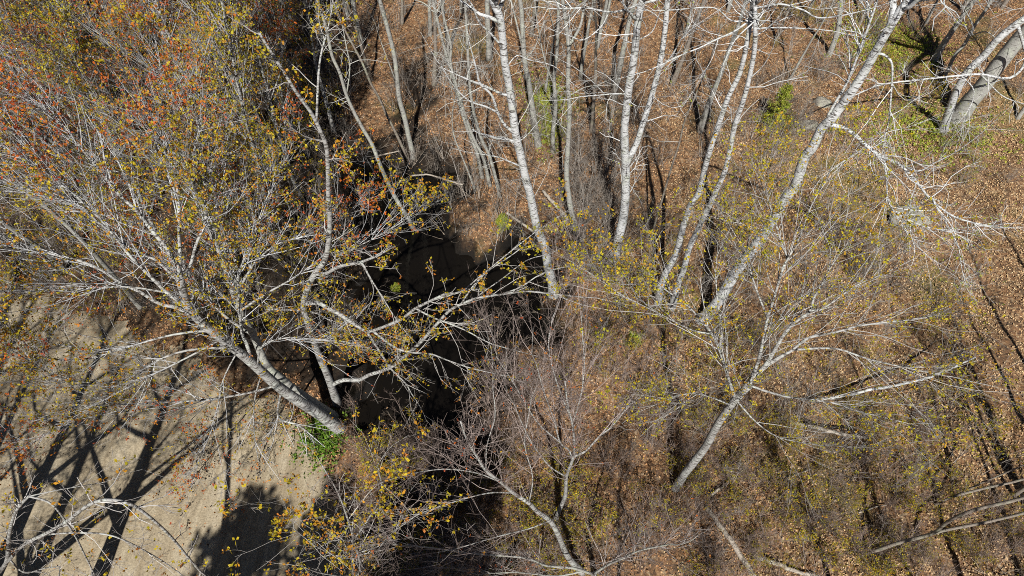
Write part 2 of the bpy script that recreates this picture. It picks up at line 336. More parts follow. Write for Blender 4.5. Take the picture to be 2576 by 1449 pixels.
def tree(name, label, kind, trunk, w, limbs=(), st=None, ext=0.0, lean=0.0, group=None, tmin=0.35, cat="tree", lst=None, ext_limbs=6):
    """trunk: pixels from base upward; w = (width at base, at top) in pixels; limbs: (pixels, w0, w1, dy)"""
    w = (w[0] * 0.84, w[1] * 0.8); limbs = [(l[0], l[1] * 0.8, l[2] * 0.8 if l[2] > 1.6 else l[2], l[3]) for l in limbs]
    g = ground(*trunk[0]); top = to_line(trunk[-1:], g[1] + lean)[0]
    body = [g - np.array([0, 0, 0.25])] + to_line(trunk[1:], g[1] + lean / max(len(trunk) - 1, 1), g[1] + lean)
    root = thing(name, label, cat, g, group)
    _, z0 = px_of(g); _, z1 = px_of(body[-1]); r0 = w[0] * z0 / 3200; r1 = w[1] * z1 / 3200
    nb_ = len(body); 
    if ext > 0:
        d = nrm(body[-1] - body[-2]) ; p = body[-1]
        for i in range(4):
            d = nrm(d + np.array([0, 0, 0.25]) + 0.10 * rng.standard_normal(3)); p = p + d * ext / 4; body.append(p)
    body = [body[0]] + [q + 0.10 * r0 * rng.standard_normal(3) for q in body[1:]]; P = catmull(body, 4)
    ts = np.linspace(0, 1, len(P)); split = (nb_ - 1) / (len(body) - 1)
    dep = np.array([px_of(p)[1] for p in P]); wpx = w[0] + (w[1] - w[0]) * np.clip(ts / split, 0, 1); rr = np.minimum(wpx * dep / 3200, r0 * 1.05)
    R = np.where(ts <= split, rr, r1 + (0.012 - r1) * np.clip((ts - split) / max(1 - split, 1e-6), 0, 1))
    R = R * (1 + 0.4 * np.exp(-np.linspace(0, len(P) - 1, len(P)) / 1.6))
    m = BARK[kind]
    link("trunk", tube_mesh("trunk", P - g, R, 10, m), root)
    lines = [(P, R, tmin)]; pxs = [px_of(p)[0] for p in P]; made = [(P, pxs, R)]
    for lb in limbs:
        px, w0, w1, dy = lb; best = None
        for (LP, lpx, LR) in made:
            dd = [np.hypot(*(a - np.array(px[0]))) for a in lpx]; i = int(np.argmin(dd))
            if best is None or dd[i] < best[0]: best = (dd[i], LP[i], LR[i])
        y0 = best[1][1]; pts = to_line(px[1:], y0 + dy / len(px), y0 + dy); pts = [best[1]] + pts
        Q = catmull(pts, 4); _, za = px_of(Q[0]); _, zb = px_of(Q[-1])
        ra = min(w0 * za / 3200, best[2] * 0.95); rb = w1 * zb / 3200
        if lb[2] > 1.2 and st:            # thin the end out into a leader
            d = nrm(Q[-1] - Q[-2]); e = [Q[-1]]
            for i in range(3):
                d = nrm(d + np.array([0, 0, st.get('up', 0.1)]) + 0.12 * rng.standard_normal(3)); e.append(e[-1] + d * 0.4)
            Q = np.vstack([Q, e[1:]])
        RR = ra + (rb - ra) * np.linspace(0, 1, len(Q)) ** 0.85
        if lb[2] > 1.2 and st: RR[-3:] = rb * np.array([0.8, 0.55, 0.3])
        link("limb", tube_mesh("limb", Q - g, RR, 7, m), root)
        lines.append((Q, RR, 0.15)); made.append((Q, [px_of(p)[0] for p in Q], RR))
    if ext > 0:                          # upper limbs of the crown beyond the picture
        k0 = int(len(P) * split * 0.92)
        for i in range(ext_limbs):
            k = rng.integers(k0, len(P) - 3); d = nrm(P[k + 1] - P[k]); D = nrm(0.6 * d + 0.8 * perp(d[None])[0])
            q, _ = grow(P[k][None], D[None], np.array([ext * rng.uniform(0.35, 0.7)]), 7, 0.14, 0.10); q = q[0]
            RR = np.linspace(R[k] * 0.6, 0.008, len(q)); link("limb", tube_mesh("limb", q - g, RR, 6, m), root); lines.append((q, RR, 0.1))
    if st: finish(root, lines, g, st)
    TREES.append(root); return root
def copy_tree(o, loc, rz, scl, label=None, group=None):
    c = o.copy(); sc.collection.objects.link(c); c.location = loc; c.rotation_euler = (0, 0, rz); c.scale = (scl,) * 3
    if label: c["label"] = label
    if group: c["group"] = group
    for ch in o.children:
        d = ch.copy(); sc.collection.objects.link(d); d.parent = c
    return c
# ------------------------------------------------------------------ the setting
def grid(x0, x1, y0, y1, s):
    xs = np.arange(x0, x1 + s / 2, s); ys = np.arange(y0, y1 + s / 2, s); X, Y = np.meshgrid(xs, ys); nx, ny = len(xs), len(ys)
    i = (np.arange(ny - 1)[:, None] * nx + np.arange(nx - 1)[None]).ravel()
    return X.ravel(), Y.ravel(), np.stack([i, i + 1, i + nx + 1, i + nx], 1)
X, Y, Q = grid(-36, 36, -8, 48, 0.28); Z = gh(X, Y)
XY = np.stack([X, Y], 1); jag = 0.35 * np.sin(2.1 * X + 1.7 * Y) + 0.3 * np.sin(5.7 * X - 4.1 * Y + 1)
mud_shade = np.maximum(1 - smooth(-0.1, 0.9, poly_sd(XY, POND) + jag), 0.93 * (1 - smooth(-0.5, 0.7, poly_sd(XY, MUD_SHADE) + 1.3 * jag)))  # mud round the pool, with painted shade across the wider hollow
mud_shade = np.maximum(mud_shade, 0.78 * (1 - smooth(-0.6, 0.6, poly_sd(XY, STAND) + 1.5 * jag)))  # painted shade on the floor between the budding trees
mud_shade = mud_shade * smooth(0.3, 0.75, 1.3 - np.exp(-((X - MOUND[0]) ** 2 + (Y - MOUND[1]) ** 2) / 0.9))
o = link("forest_floor", make_mesh("forest_floor", np.stack([X, Y, Z], 1), Q, 4, M_GROUND, np.stack([mud_shade] * 3, 1)), kind="structure")
# the woodland ground going on to the horizon, a sheet just under the near ground
X, Y, Q = grid(-600, 600, -600, 600, 24); o = link("ground", make_mesh("ground", np.stack([X, Y, np.full(len(X), -1.6)], 1), Q, 4, M_GROUND), kind="structure")
X, Y, Q = grid(-34, 2, -7, 26, 0.16)
P2 = np.stack([X, Y], 1); sd = poly_sd(P2, ROAD) + 0.22 * np.sin(2.3 * X + 1.1 * Y) + 0.12 * np.sin(6.1 * X - 4 * Y) + 0.08 * np.sin(11 * X + 9 * Y)
Zr = gh(X, Y) + 0.012 + 0.02 * np.sin(1.7 * X - 0.9 * Y) - 0.05 * smooth(-0.15, 0.12, sd)
Zr += -0.03 * np.exp(-((((X + 10.0) * 0.88 + (Y - 8) * 0.47) - 0.0) / 0.3) ** 2) - 0.03 * np.exp(-((((X + 10.0) * 0.88 + (Y - 8) * 0.47) - 1.7) / 0.3) ** 2) + 0.06
keep = (sd[Q] < 0.15).any(1); o = link("dirt_road", make_mesh("dirt_road", np.stack([X, Y, Zr], 1), Q[keep], 4, M_ROAD), kind="structure")
ctr = POND.mean(0); PP = ctr + (POND - ctr) * 1.12; X, Y, Q = grid(PP[:, 0].min(), PP[:, 0].max(), PP[:, 1].min(), PP[:, 1].max(), 0.3)
sd = poly_sd(np.stack([X, Y], 1), POND); keep = (sd[Q] < 0.75).all(1)
o = link("pond_water", make_mesh("pond_water", np.stack([X, Y, np.full(len(X), -0.52)], 1), Q[keep], 4, M_WATER), kind="structure")
# leaf litter: every leaf a folded four-sided blade
def scatter(n, x0, x1, y0, y1): return np.stack([rng.uniform(x0, x1, n), rng.uniform(y0, y1, n)], 1)
def in_view(P, m=3.0):
    return (np.abs(P[:, 0]) < 0.80 * (0.66 * P[:, 1] + 14.5) + m)
P2 = scatter(720000, -32, 32, 1.5, 42); P2 = P2[in_view(P2)]
sr = poly_sd(P2, ROAD); sp = poly_sd(P2, POND)
wx, wy = P2[:, 0] + 0.8 * np.sin(1.3 * P2[:, 1]), P2[:, 1] + 0.8 * np.sin(1.1 * P2[:, 0] + 2)
patchy = 0.5 + 0.35 * np.sin(0.9 * wx + 0.4 * wy) * np.sin(0.6 * wy - 0.5 * wx + 1) + 0.3 * np.sin(2.9 * wx + 1.2 * wy) * np.sin(2.2 * wy - 1.7 * wx)
patchy = np.clip(patchy * 1.5 - 0.25, 0, 1)
sp = sp + 0.35 * np.sin(2.1 * P2[:, 0] + 1.7 * P2[:, 1]) + 0.3 * np.sin(5.7 * P2[:, 0] - 4.1 * P2[:, 1] + 1)
sw = poly_sd(P2, MUD_SHADE) + 0.45 * np.sin(2.1 * P2[:, 0] + 1.7 * P2[:, 1]) + 0.4 * np.sin(5.7 * P2[:, 0] - 4.1 * P2[:, 1] + 1)
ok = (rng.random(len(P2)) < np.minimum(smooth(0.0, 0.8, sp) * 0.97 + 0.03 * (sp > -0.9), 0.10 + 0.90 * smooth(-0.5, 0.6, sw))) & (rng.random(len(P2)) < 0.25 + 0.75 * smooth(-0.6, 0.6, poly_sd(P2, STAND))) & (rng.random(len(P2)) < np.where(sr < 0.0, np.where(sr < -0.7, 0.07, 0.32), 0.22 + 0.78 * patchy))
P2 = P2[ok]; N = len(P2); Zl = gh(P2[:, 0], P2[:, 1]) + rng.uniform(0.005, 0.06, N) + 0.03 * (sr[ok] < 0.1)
th = rng.uniform(0, 2 * pi, N); tl = rng.normal(0, 0.45, (N, 2)); s = rng.uniform(0.019, 0.043, N)
a = np.stack([np.cos(th), np.sin(th), tl[:, 0]], 1); bb = np.stack([-np.sin(th), np.cos(th), tl[:, 1]], 1); C = np.column_stack([P2, Zl])
up = np.array([0, 0, 1.0]); k = (rng.uniform(-0.3, 0.7, N) * s)[:, None]; s1 = s[:, None]
V = np.stack([C - a * s1, C + bb * s1 * 0.62 + up * k, C + a * s1, C - bb * s1 * 0.62 + up * k], 1).reshape(-1, 3)
i = np.arange(N)[:, None] * 4; T3 = np.vstack([np.hstack([i, i + 2, i + 1]), np.hstack([i, i + 3, i + 2])])
lit = pick('litter', N); gold = rng.random(N) < smooth(2, 11, P2[:, 0] + 1.5 * np.sin(0.8 * P2[:, 1])) * smooth(34, 20, P2[:, 1]); lit[gold] = pick('gold', int(gold.sum()))
o = link("leaf_litter", make_mesh("leaf_litter", V, T3, 3, M_LITTER, np.repeat(lit, 4, axis=0)), kind="stuff")
o["label"] = "brown and orange fallen leaves covering the forest floor"; o["category"] = "leaf litter"
# ------------------------------------------------------------------ traced trees
S_MAPLE = dict(den=8.5, len=2.1, n2=5.0, n3=3.6, buds=0.46, pal='amber', bs=0.062, up=0.12, ang=0.5, tint=(0.50, 0.51, 0.52), r=0.016, rmin=0.0032, patch=0.7, wander=0.10)
S_POND = dict(den=3.2, len=1.3, n2=3.2, n3=2.6, buds=0.42, pal='amber', bs=0.06, up=0.02, ang=0.75, tint=(0.48, 0.46, 0.43), r=0.011, rmin=0.0032)
S_RIGHT = dict(den=6.5, len=2.1, n2=4.6, n3=3.4, buds=0.5, pal='yellow', bs=0.05, up=0.07, ang=0.6, tint=(0.44, 0.43, 0.41), r=0.013, rmin=0.003, wander=0.12)
S_BARE = dict(den=2.8, len=1.4, n2=3.4, n3=2.4, buds=0.0, up=0.04, ang=1.0, tint=(0.50, 0.50, 0.47), r=0.012, rmin=0.0035, wander=0.22)
S_ASPEN = dict(den=3.0, len=1.6, n2=3.5, n3=2, buds=0.03, pal='lime', bs=0.05, up=0.05, ang=1.0, tint=(0.66, 0.67, 0.66), r=0.017, wander=0.24)
S_PINK = dict(den=5.8, len=1.8, n2=5.0, n3=3.6, buds=0.03, pal='red', bs=0.035, up=0.14, ang=0.45, tint=(0.43, 0.355, 0.325), r=0.009, rmin=0.0027, wander=0.10)
S_DEADTOP = dict(den=6, len=1.7, n2=3.6, n3=1.6, buds=0.14, pal='lime', bs=0.05, up=0.0, ang=0.8, tint=(0.68, 0.70, 0.70), r=0.019, wander=0.24)

tree("maple_tree", "large pale-barked maple at the road edge, trunk leaning left into a wide budding crown", 'maple',
     [(860, 1078), (800, 1040), (735, 1000), (683, 960), (633, 912), (583, 872), (533, 832), (500, 803), (477, 772), (460, 734), (453, 698)], (32, 24), [
     ([(453, 698), (447, 670), (417, 623), (377, 573), (343, 530), (300, 490), (260, 440), (210, 380), (150, 310)], 17, 5, 2.0),
     ([(450, 690), (453, 643), (450, 583), (450, 516), (440, 430), (430, 330), (420, 240)], 13, 4, 3.0),
     ([(453, 690), (477, 672), (493, 616), (513, 570), (520, 526), (513, 483), (520, 400), (505, 320)], 12, 4, 2.5),
     ([(500, 803), (450, 776), (400, 763), (350, 733), (300, 710), (257, 680), (200, 656), (133, 640), (83, 623), (43, 610), (-20, 578)], 14, 5, 0.5),
     ([(477, 775), (430, 745), (383, 700), (333, 650), (300, 610), (260, 560), (200, 500), (120, 440), (40, 390)], 13, 4, 1.2),
     ([(460, 720), (400, 660), (367, 643), (317, 616), (267, 576), (217, 533), (150, 500), (80, 480), (0, 455)], 9, 3, 1.8),
     ([(633, 912), (622, 870), (610, 840), (603, 783), (600, 730), (600, 690), (623, 633), (633, 600), (653, 556), (667, 510)], 13, 4, 2.0),
     ([(600, 690), (590, 633), (600, 583), (610, 530)], 7, 3, 1.5),
     ([(603, 730), (627, 683), (650, 650), (700, 613), (767, 593), (845, 555)], 8, 2.5, 1.0),
     ([(603, 780), (667, 740), (733, 703), (790, 665), (900, 620), (990, 572)], 8, 2.5, 0.8),
     ([(533, 832), (480, 835), (400, 850), (300, 880), (200, 905), (100, 893), (0, 800)], 9, 3, -1.0),
     ([(420, 740), (307, 721), (167, 731), (0, 733)], 7, 2.5, -0.5),
     ([(583, 872), (480, 880), (400, 905), (300, 960), (160, 953), (60, 900), (-10, 855)], 8, 3, -1.6),
     ([(690, 968), (640, 985), (560, 1000), (460, 1010), (360, 1015), (250, 1020)], 8, 3, -1.5),
     ([(700, 985), (700, 1050), (750, 1070), (800, 1110), (827, 1150), (830, 1210)], 8, 3, -0.8),
     ([(640, 920), (660, 870), (720, 850), (780, 852), (860, 858)], 6, 2.5, 0.5),
     ([(560, 850), (470, 900), (350, 960), (200, 1040), (60, 1130)], 7, 2, -2.2),
     ([(600, 885), (560, 960), (540, 1060), (500, 1160), (470, 1240)], 5, 2, -2.0),
     ([(655, 930), (640, 1010), (640, 1100), (650, 1200), (600, 1300)], 5, 2, -1.8)],
     S_MAPLE, tmin=0.55)
tree("maple_tree", "thick bare grey trunk standing beside the leaning maple at the road edge", 'grey',
     [(842, 1050), (767, 1000), (717, 962), (672, 915), (640, 850), (600, 770), (560, 660), (520, 560)], (34, 12), [
     ([(640, 850), (560, 790), (480, 700), (400, 640), (330, 560)], 10, 4, 1.5), ([(600, 770), (590, 700), (560, 600), (575, 500)], 8, 3, 2.0)], S_MAPLE, tmin=0.6, lean=1.0, ext=2)
tree("maple_tree", "pale crooked tree at the pond edge with long white limbs reaching over black water", 'maple',
     [(848, 1018), (825, 950), (800, 890), (778, 825), (765, 765), (790, 700), (813, 656), (828, 617), (830, 550), (827, 483), (820, 383), (807, 333), (783, 283), (750, 233), (717, 187), (683, 133), (650, 80)], (22, 8), [
     ([(807, 310), (800, 207), (807, 140), (823, 80)], 9, 4, 1.0),
     ([(793, 697), (820, 688), (850, 672), (885, 664), (907, 660)], 14, 9, -0.5),
     ([(905, 661), (915, 668), (932, 700), (959, 743), (982, 780)], 7, 3, -0.6),
     ([(905, 661), (925, 690), (940, 730), (930, 770)], 5, 2, 0.3),
     ([(768, 765), (800, 762), (830, 778), (859, 793), (892, 816), (922, 833), (955, 826), (1009, 803), (1045, 776), (1085, 756), (1119, 740)], 15, 8, -1.2),
     ([(1085, 756), (1159, 733), (1202, 700), (1275, 640), (1345, 585)], 6, 2.5, 0.8),
     ([(830, 965), (865, 956), (902, 956), (929, 943), (979, 926), (1019, 896), (1059, 860), (1092, 823), (1129, 783), (1159, 766), (1199, 750), (1259, 741), (1325, 733), (1392, 740), (1460, 747)], 15, 3, -0.8),
     ([(1159, 766), (1190, 720), (1230, 680), (1290, 640), (1340, 600)], 6, 2, 1.0),
     ([(1199, 750), (1215, 735), (1265, 700), (1325, 655), (1380, 640)], 5, 2, 0.8),
     ([(1259, 741), (1310, 722), (1360, 690), (1420, 672), (1480, 665)], 5, 2, 0.5),
     ([(922, 836), (959, 890), (982, 926), (1019, 963), (1035, 990)], 9, 3, -0.4),
     ([(940, 838), (992, 873), (1032, 886), (1085, 891), (1125, 906), (1185, 926), (1259, 943)], 8, 2.5, -0.5),
     ([(1045, 778), (1092, 800), (1135, 816), (1175, 833), (1232, 863), (1290, 880)], 6, 2.5, -0.6),
     ([(600, 790), (667, 778), (750, 780), (800, 790), (859, 825)], 5, 3, 0.2)],
     S_POND, tmin=0.35)
tree("aspen_tree", "pale grey aspen standing upright in the middle with a broken side limb", 'aspen',
     [(1392, 742), (1388, 712), (1379, 670), (1368, 623), (1352, 576), (1342, 526), (1333, 486), (1325, 450), (1307, 383), (1295, 333), (1287, 267), (1282, 217), (1270, 160), (1264, 110), (1255, 40), (1240, 0)], (27, 24), [
     ([(1290, 337), (1272, 317), (1252, 283), (1237, 240), (1208, 211), (1200, 180)], 11, 6, -0.3),
     ([(1252, 283), (1222, 268), (1179, 253), (1139, 213), (1118, 178)], 7, 2.5, -0.5),
     ([(1284, 240), (1262, 236), (1238, 225), (1212, 213)], 9, 8, -0.2),
     ([(1295, 357), (1272, 350), (1249, 348)], 11, 10, -0.3),
     ([(1309, 423), (1285, 408), (1259, 397), (1225, 390)], 7, 2.5, -0.4),
     ([(1266, 125), (1235, 85), (1205, 55), (1190, 15)], 8, 4, -0.3),
     ([(1300, 365), (1320, 345), (1335, 330)], 4, 2, 0.3),
     ([(1270, 170), (1300, 140), (1330, 150), (1390, 165), (1420, 190)], 4, 2, 0.3)], S_BARE, ext=4.0, tmin=0.25)
tree("grey_tree", "slim grey-barked tree right behind the central aspen, greenish lichen on trunk", 'grey',
     [(1356, 366), (1347, 317), (1339, 267), (1329, 207), (1319, 150), (1315, 83), (1312, 17), (1300, -30)], (19, 13), [([(1318, 140), (1300, 60), (1285, 0)], 7, 4, 0.4), ([(1320, 150), (1345, 120), (1360, 80)], 5, 3, 0.2)], S_BARE, ext=4, tmin=0.3)
tree("grey_tree", "straight slender grey trunk, left one of the pair near top middle", 'grey',
     [(1392, 380), (1392, 333), (1397, 267), (1395, 200), (1400, 133), (1404, 67), (1405, 0)], (13, 10), [([(1396, 225), (1370, 150), (1352, 60), (1345, 0)], 5, 3, 0.3)], S_BARE, ext=4, tmin=0.4)
tree("grey_tree", "tall lichen-grey tree forking high up, right one of the pair near top middle", 'grey',
     [(1452, 594), (1445, 566), (1437, 526), (1430, 483), (1424, 433), (1428, 383), (1430, 333), (1434, 267), (1430, 217), (1430, 167), (1432, 117), (1422, 50), (1415, 0)], (17, 12), [
     ([(1432, 117), (1459, 67), (1469, 17), (1480, -40)], 10, 6, 0.4), ([(1435, 240), (1470, 220), (1500, 215)], 4, 2, 0.2), ([(1430, 340), (1400, 300), (1390, 290)], 4, 2, -0.2)], S_BARE, ext=4, tmin=0.35)
tree("birch_tree", "white birch forking low into two bright stems tangled with dark vine", 'aspen',
     [(1540, 668), (1556, 600), (1568, 540), (1572, 483), (1575, 417), (1572, 333), (1575, 283), (1585, 217), (1595, 143), (1605, 67), (1615, 0)], (28, 22), [
     ([(1575, 420), (1587, 390), (1602, 360), (1615, 317), (1632, 267), (1649, 207), (1662, 150), (1672, 83), (1679, 0), (1684, -60)], 21, 16, 0.6),
     ([(1682, -10), (1650, 0), (1609, 10), (1570, 25), (1532, 30), (1475, 20), (1425, 22)], 9, 5, -1.5),
     ([(1535, 30), (1512, 67), (1469, 100), (1432, 90)], 5, 2.5, -0.3),
     ([(1585, 230), (1550, 236), (1522, 238), (1462, 243)], 6, 2.5, -0.4),
     ([(1522, 238), (1490, 205), (1460, 180)], 3, 2, -0.2),
     ([(1655, 180), (1690, 140), (1720, 90), (1760, 60)], 6, 3, -0.4),
     ([(1600, 110), (1640, 80), (1660, 30)], 4, 3, -0.2)], S_ASPEN, ext=4, tmin=0.25)
tree("aspen_tree", "white slender aspen, left of two close stems crossing near the top edge", 'aspen',
     [(1655, 763), (1670, 700), (1700, 640), (1718, 570), (1737, 516), (1757, 483), (1771, 427), (1787, 377), (1797, 337), (1814, 290), (1834, 240), (1861, 183), (1877, 117), (1891, 33), (1897, -10)], (20, 14), [
     ([(1884, 60), (1845, 80), (1807, 97), (1760, 120), (1717, 137), (1660, 165)], 7, 3, -0.8), ([(1886, 50), (1840, 52), (1797, 20), (1717, 23)], 6, 3, -0.5),
     ([(1807, 97), (1790, 150), (1765, 190)], 3, 2, -0.3)], S_ASPEN, ext=4, tmin=0.5)
tree("aspen_tree", "white slender aspen, right of two close stems crossing near the top edge", 'aspen',
     [(1692, 776), (1705, 716), (1717, 683), (1734, 626), (1754, 580), (1774, 540), (1794, 500), (1801, 483), (1821, 433), (1834, 383), (1847, 317), (1867, 260), (1884, 200), (1897, 117), (1901, 33), (1902, -10)], (18, 14), [
     ([(1900, 78), (1930, 70), (1984, 70), (2047, 73)], 6, 3, -0.6), ([(1902, 20), (1960, 10), (2020, 25), (2060, 45), (2130, 37)], 7, 3, -1.0), ([(1898, 50), (1850, 100), (1820, 160)], 5, 2, -0.8),
     ([(1900, 60), (1870, 20), (1840, -10)], 5, 3, -0.6), ([(1885, 190), (1920, 165), (1945, 120)], 4, 2, -0.3)], S_ASPEN, ext=4, tmin=0.5)
tree("dead_tree", "thin dark leaning dead stem just left of the two white aspens", 'brown',
     [(1635, 610), (1652, 550), (1672, 480), (1690, 420), (1708, 360), (1724, 300), (1750, 240), (1774, 180), (1804, 100), (1815, 60)], (7, 4), [([(1757, 225), (1790, 245), (1815, 262)], 3, 2, -0.2), ([(1745, 250), (1735, 190), (1725, 150)], 3, 2, 0.2)], dict(S_BARE, den=1.2), tmin=0.5)
tree("aspen_tree", "big bright white aspen leaning right, forked at the top edge with a dead hanging limb", 'aspen',
     [(1760, 806), (1794, 776), (1827, 723), (1857, 680), (1884, 640), (1911, 603), (1934, 566), (1964, 516), (1984, 490), (2001, 467), (2011, 430), (2027, 393), (2044, 367), (2067, 327), (2091, 300), (2117, 267), (2147, 227), (2174, 180), (2197, 137), (2231, 77), (2264, 28), (2300, -8)], (34, 26), [
     ([(2240, 62), (2247, 30), (2245, -10)], 24, 18, 0.3),
     ([(2081, 305), (2084, 290), (2101, 258), (2131, 207), (2157, 140), (2177, 87), (2207, 0), (2215, -30)], 10, 6, 0.4),
     ([(2197, 137), (2224, 138), (2244, 163), (2242, 230), (2237, 295)], 9, 4, -0.4),
     ([(2081, 310), (2134, 327), (2184, 370), (2224, 397), (2260, 412), (2300, 450), (2340, 500), (2400, 545), (2470, 565)], 14, 4, -1.0),
     ([(2224, 397), (2230, 450), (2240, 520), (2300, 560), (2370, 580)], 7, 3, -0.6),
     ([(2260, 412), (2310, 430), (2350, 410), (2400, 385), (2450, 350)], 5, 2, -0.4),
     ([(2340, 500), (2380, 560), (2410, 620), (2420, 680)], 5, 2, -0.4), ([(2240, 520), (2290, 600), (2330, 640)], 4, 2, -0.3),
     ([(2184, 370), (2200, 340), (2240, 330)], 4, 2, 0.0)], S_DEADTOP, ext=4.5, tmin=0.72)
tree("grey_tree", "very thick smooth grey trunk slanting out of the upper right corner", 'grey',
     [(2405, 300), (2440, 250), (2480, 205), (2520, 155), (2576, 85), (2620, 40)], (48, 44), [], S_ASPEN, ext=6, tmin=0.8)
tree("aspen_tree", "white aspen stem curving out of the right edge in front of the thick grey trunk", 'aspen',
     [(2375, 330), (2392, 270), (2408, 220), (2434, 180), (2474, 143), (2517, 93), (2576, 48), (2620, 20)], (22, 22), [
     ([(2560, 62), (2580, 150), (2540, 196), (2467, 187), (2417, 190), (2317, 200), (2217, 213), (2167, 232)], 10, 4, -1.2), ([(2417, 190), (2450, 230), (2430, 300)], 4, 2, -0.4), ([(2467, 187), (2520, 240), (2570, 260)], 4, 2, -0.3)], dict(S_ASPEN, den=4), ext=4, tmin=0.6)
tree("grey_tree", "slender pale stem near the upper right corner, left of the white curving aspen", 'grey',
     [(2372, 200), (2381, 180), (2401, 140), (2427, 110), (2451, 67), (2484, 17), (2500, -20)], (11, 9), [([(2451, 67), (2430, 30), (2410, 0)], 5, 2, -0.3), ([(2440, 90), (2480, 80), (2510, 100)], 4, 2, -0.3)], S_ASPEN, ext=3, tmin=0.2)
tree("grey_tree", "short-looking grey trunk at the top edge between the white aspens", 'grey', [(2085, 138), (2092, 120), (2108, 70), (2117, 0), (2120, -30)], (16, 13), [], S_BARE, ext=5, tmin=0.5)
tree("grey_tree", "straight grey-brown tree left of the dark pool, long trunk to the top edge", 'grey',
     [(1042, 396), (1029, 350), (1019, 300), (1005, 250), (999, 207), (995, 160), (985, 110), (969, 50), (955, 0), (945, -30)], (15, 13), [([(1000, 220), (975, 150), (960, 110)], 4, 2, 0.2)], S_BARE, ext=4, tmin=0.5)
tree("grey_tree", "thin leaning grey stem left of the straight grey-brown tree by the pool", 'brown',
     [(1024, 405), (1015, 377), (999, 340), (975, 293), (955, 250), (932, 207), (912, 160), (885, 107), (859, 57), (840, 10)], (9, 6), [], dict(S_BARE, buds=0.15, pal='yellow'), ext=3, tmin=0.45)
tree("grey_tree", "leaning grey tree rising from the far pond bank toward the budding crowns", 'grey',
     [(1047, 584), (1029, 553), (1009, 523), (990, 488), (972, 453), (955, 410), (939, 367), (922, 337), (895, 290), (872, 240), (855, 185), (835, 140), (820, 70), (800, 10)], (14, 9), [
     ([(872, 240), (880, 170), (870, 110)], 5, 3, 0.3)], dict(S_BARE, buds=0.25, pal='yellow', bs=0.06), ext=3, tmin=0.45)
for lab, px, w in [("left stem with crooked top", [(1215, 447), (1199, 383), (1179, 333), (1159, 273), (1142, 207), (1122, 133), (1105, 67), (1089, 0)], (11, 9)),
                   ("middle stem", [(1235, 470), (1217, 400), (1192, 350), (1168, 283), (1135, 167), (1135, 117), (1115, 33), (1108, -20)], (10, 7)),
                   ("right stem nearest the aspen", [(1259, 496), (1252, 467), (1232, 393), (1212, 350), (1192, 283), (1182, 207), (1175, 100), (1168, 0)], (11, 8)),
                   ("bent low stem", [(1195, 470), (1178, 433), (1162, 393), (1142, 340), (1138, 287), (1150, 230)], (6, 3))]:
    tree("thin_tree", "thin lichen-grey tree in the clump by the central aspen, " + lab, 'grey', px, w, [], dict(S_BARE, den=3.6, len=1.2), ext=2.5, tmin=0.3, group="thin clump of trees beside the pool", ext_limbs=4)
tree("maple_tree", "wide yellow-budded tree at lower right with pale forked trunk", 'maple',
     [(1700, 1228), (1717, 1199), (1751, 1156), (1777, 1123), (1801, 1073), (1827, 1036), (1851, 1006), (1884, 970)], (24, 24), [
     ([(1884, 970), (1891, 952), (1924, 920), (1957, 866), (1971, 843), (2001, 810), (2037, 783), (2047, 750), (2067, 716), (2090, 670)], 16, 4, 1.2),
     ([(1888, 960), (1907, 910), (1921, 850), (1931, 800), (1944, 760), (1971, 670), (1981, 650), (1964, 606), (1951, 560)], 12, 4, 1.6),
     ([(1924, 920), (1971, 893), (1994, 880), (2034, 850), (2101, 836), (2160, 820), (2250, 808)], 12, 4, 0.6),
     ([(1994, 880), (2067, 876), (2117, 880), (2184, 903), (2284, 926), (2350, 940)], 8, 3, -0.6),
     ([(1851, 1006), (1835, 960), (1810, 880), (1791, 840), (1767, 810), (1737, 776), (1690, 740)], 11, 4, 0.4),
     ([(1810, 880), (1815, 820), (1805, 760), (1800, 690)], 7, 3, 1.0), ([(1791, 840), (1740, 830), (1660, 790), (1560, 740)], 6, 2.5, -0.3),
     ([(1884, 976), (1930, 985), (1990, 1000), (2080, 1010), (2180, 1040)], 9, 3, -1.0), ([(1860, 1010), (1900, 1060), (1960, 1100), (2060, 1120)], 6, 2.5, -1.2),
     ([(1840, 1020), (1790, 1000), (1740, 990), (1680, 1000)], 6, 2.5, -0.6), ([(1931, 800), (1900, 720), (1880, 640), (1890, 560)], 7, 3, 1.5),
     ([(2037, 783), (2080, 770), (2150, 720), (2220, 690)], 6, 2.5, 0.8), ([(1971, 670), (2010, 600), (2040, 520), (2080, 450)], 6, 3, 1.8)],
     S_RIGHT, tmin=0.9)
tree("bare_tree", "leafless reddish-twigged tree at bottom middle, trunk leaning left from the lower edge", 'maple',
     [(1472, 1438), (1439, 1413), (1419, 1383), (1402, 1343), (1382, 1309), (1352, 1286), (1332, 1263), (1292, 1243), (1259, 1213), (1225, 1183), (1199, 1149), (1175, 1109), (1159, 1059)], (20, 5), [
     ([(1259, 1213), (1200, 1190), (1120, 1180), (1040, 1190)], 5, 2, -0.5), ([(1292, 1243), (1230, 1240), (1150, 1260), (1060, 1290)], 5, 2, -0.8), ([(1225, 1183), (1225, 1120), (1245, 1050), (1240, 980)], 4, 2, 0.6),
     ([(1332, 1263), (1340, 1200), (1320, 1120), (1330, 1040)], 5, 2, 0.6), ([(1382, 1309), (1330, 1330), (1250, 1350), (1150, 1380)], 5, 2, -0.9)],
     S_PINK, tmin=0.5)
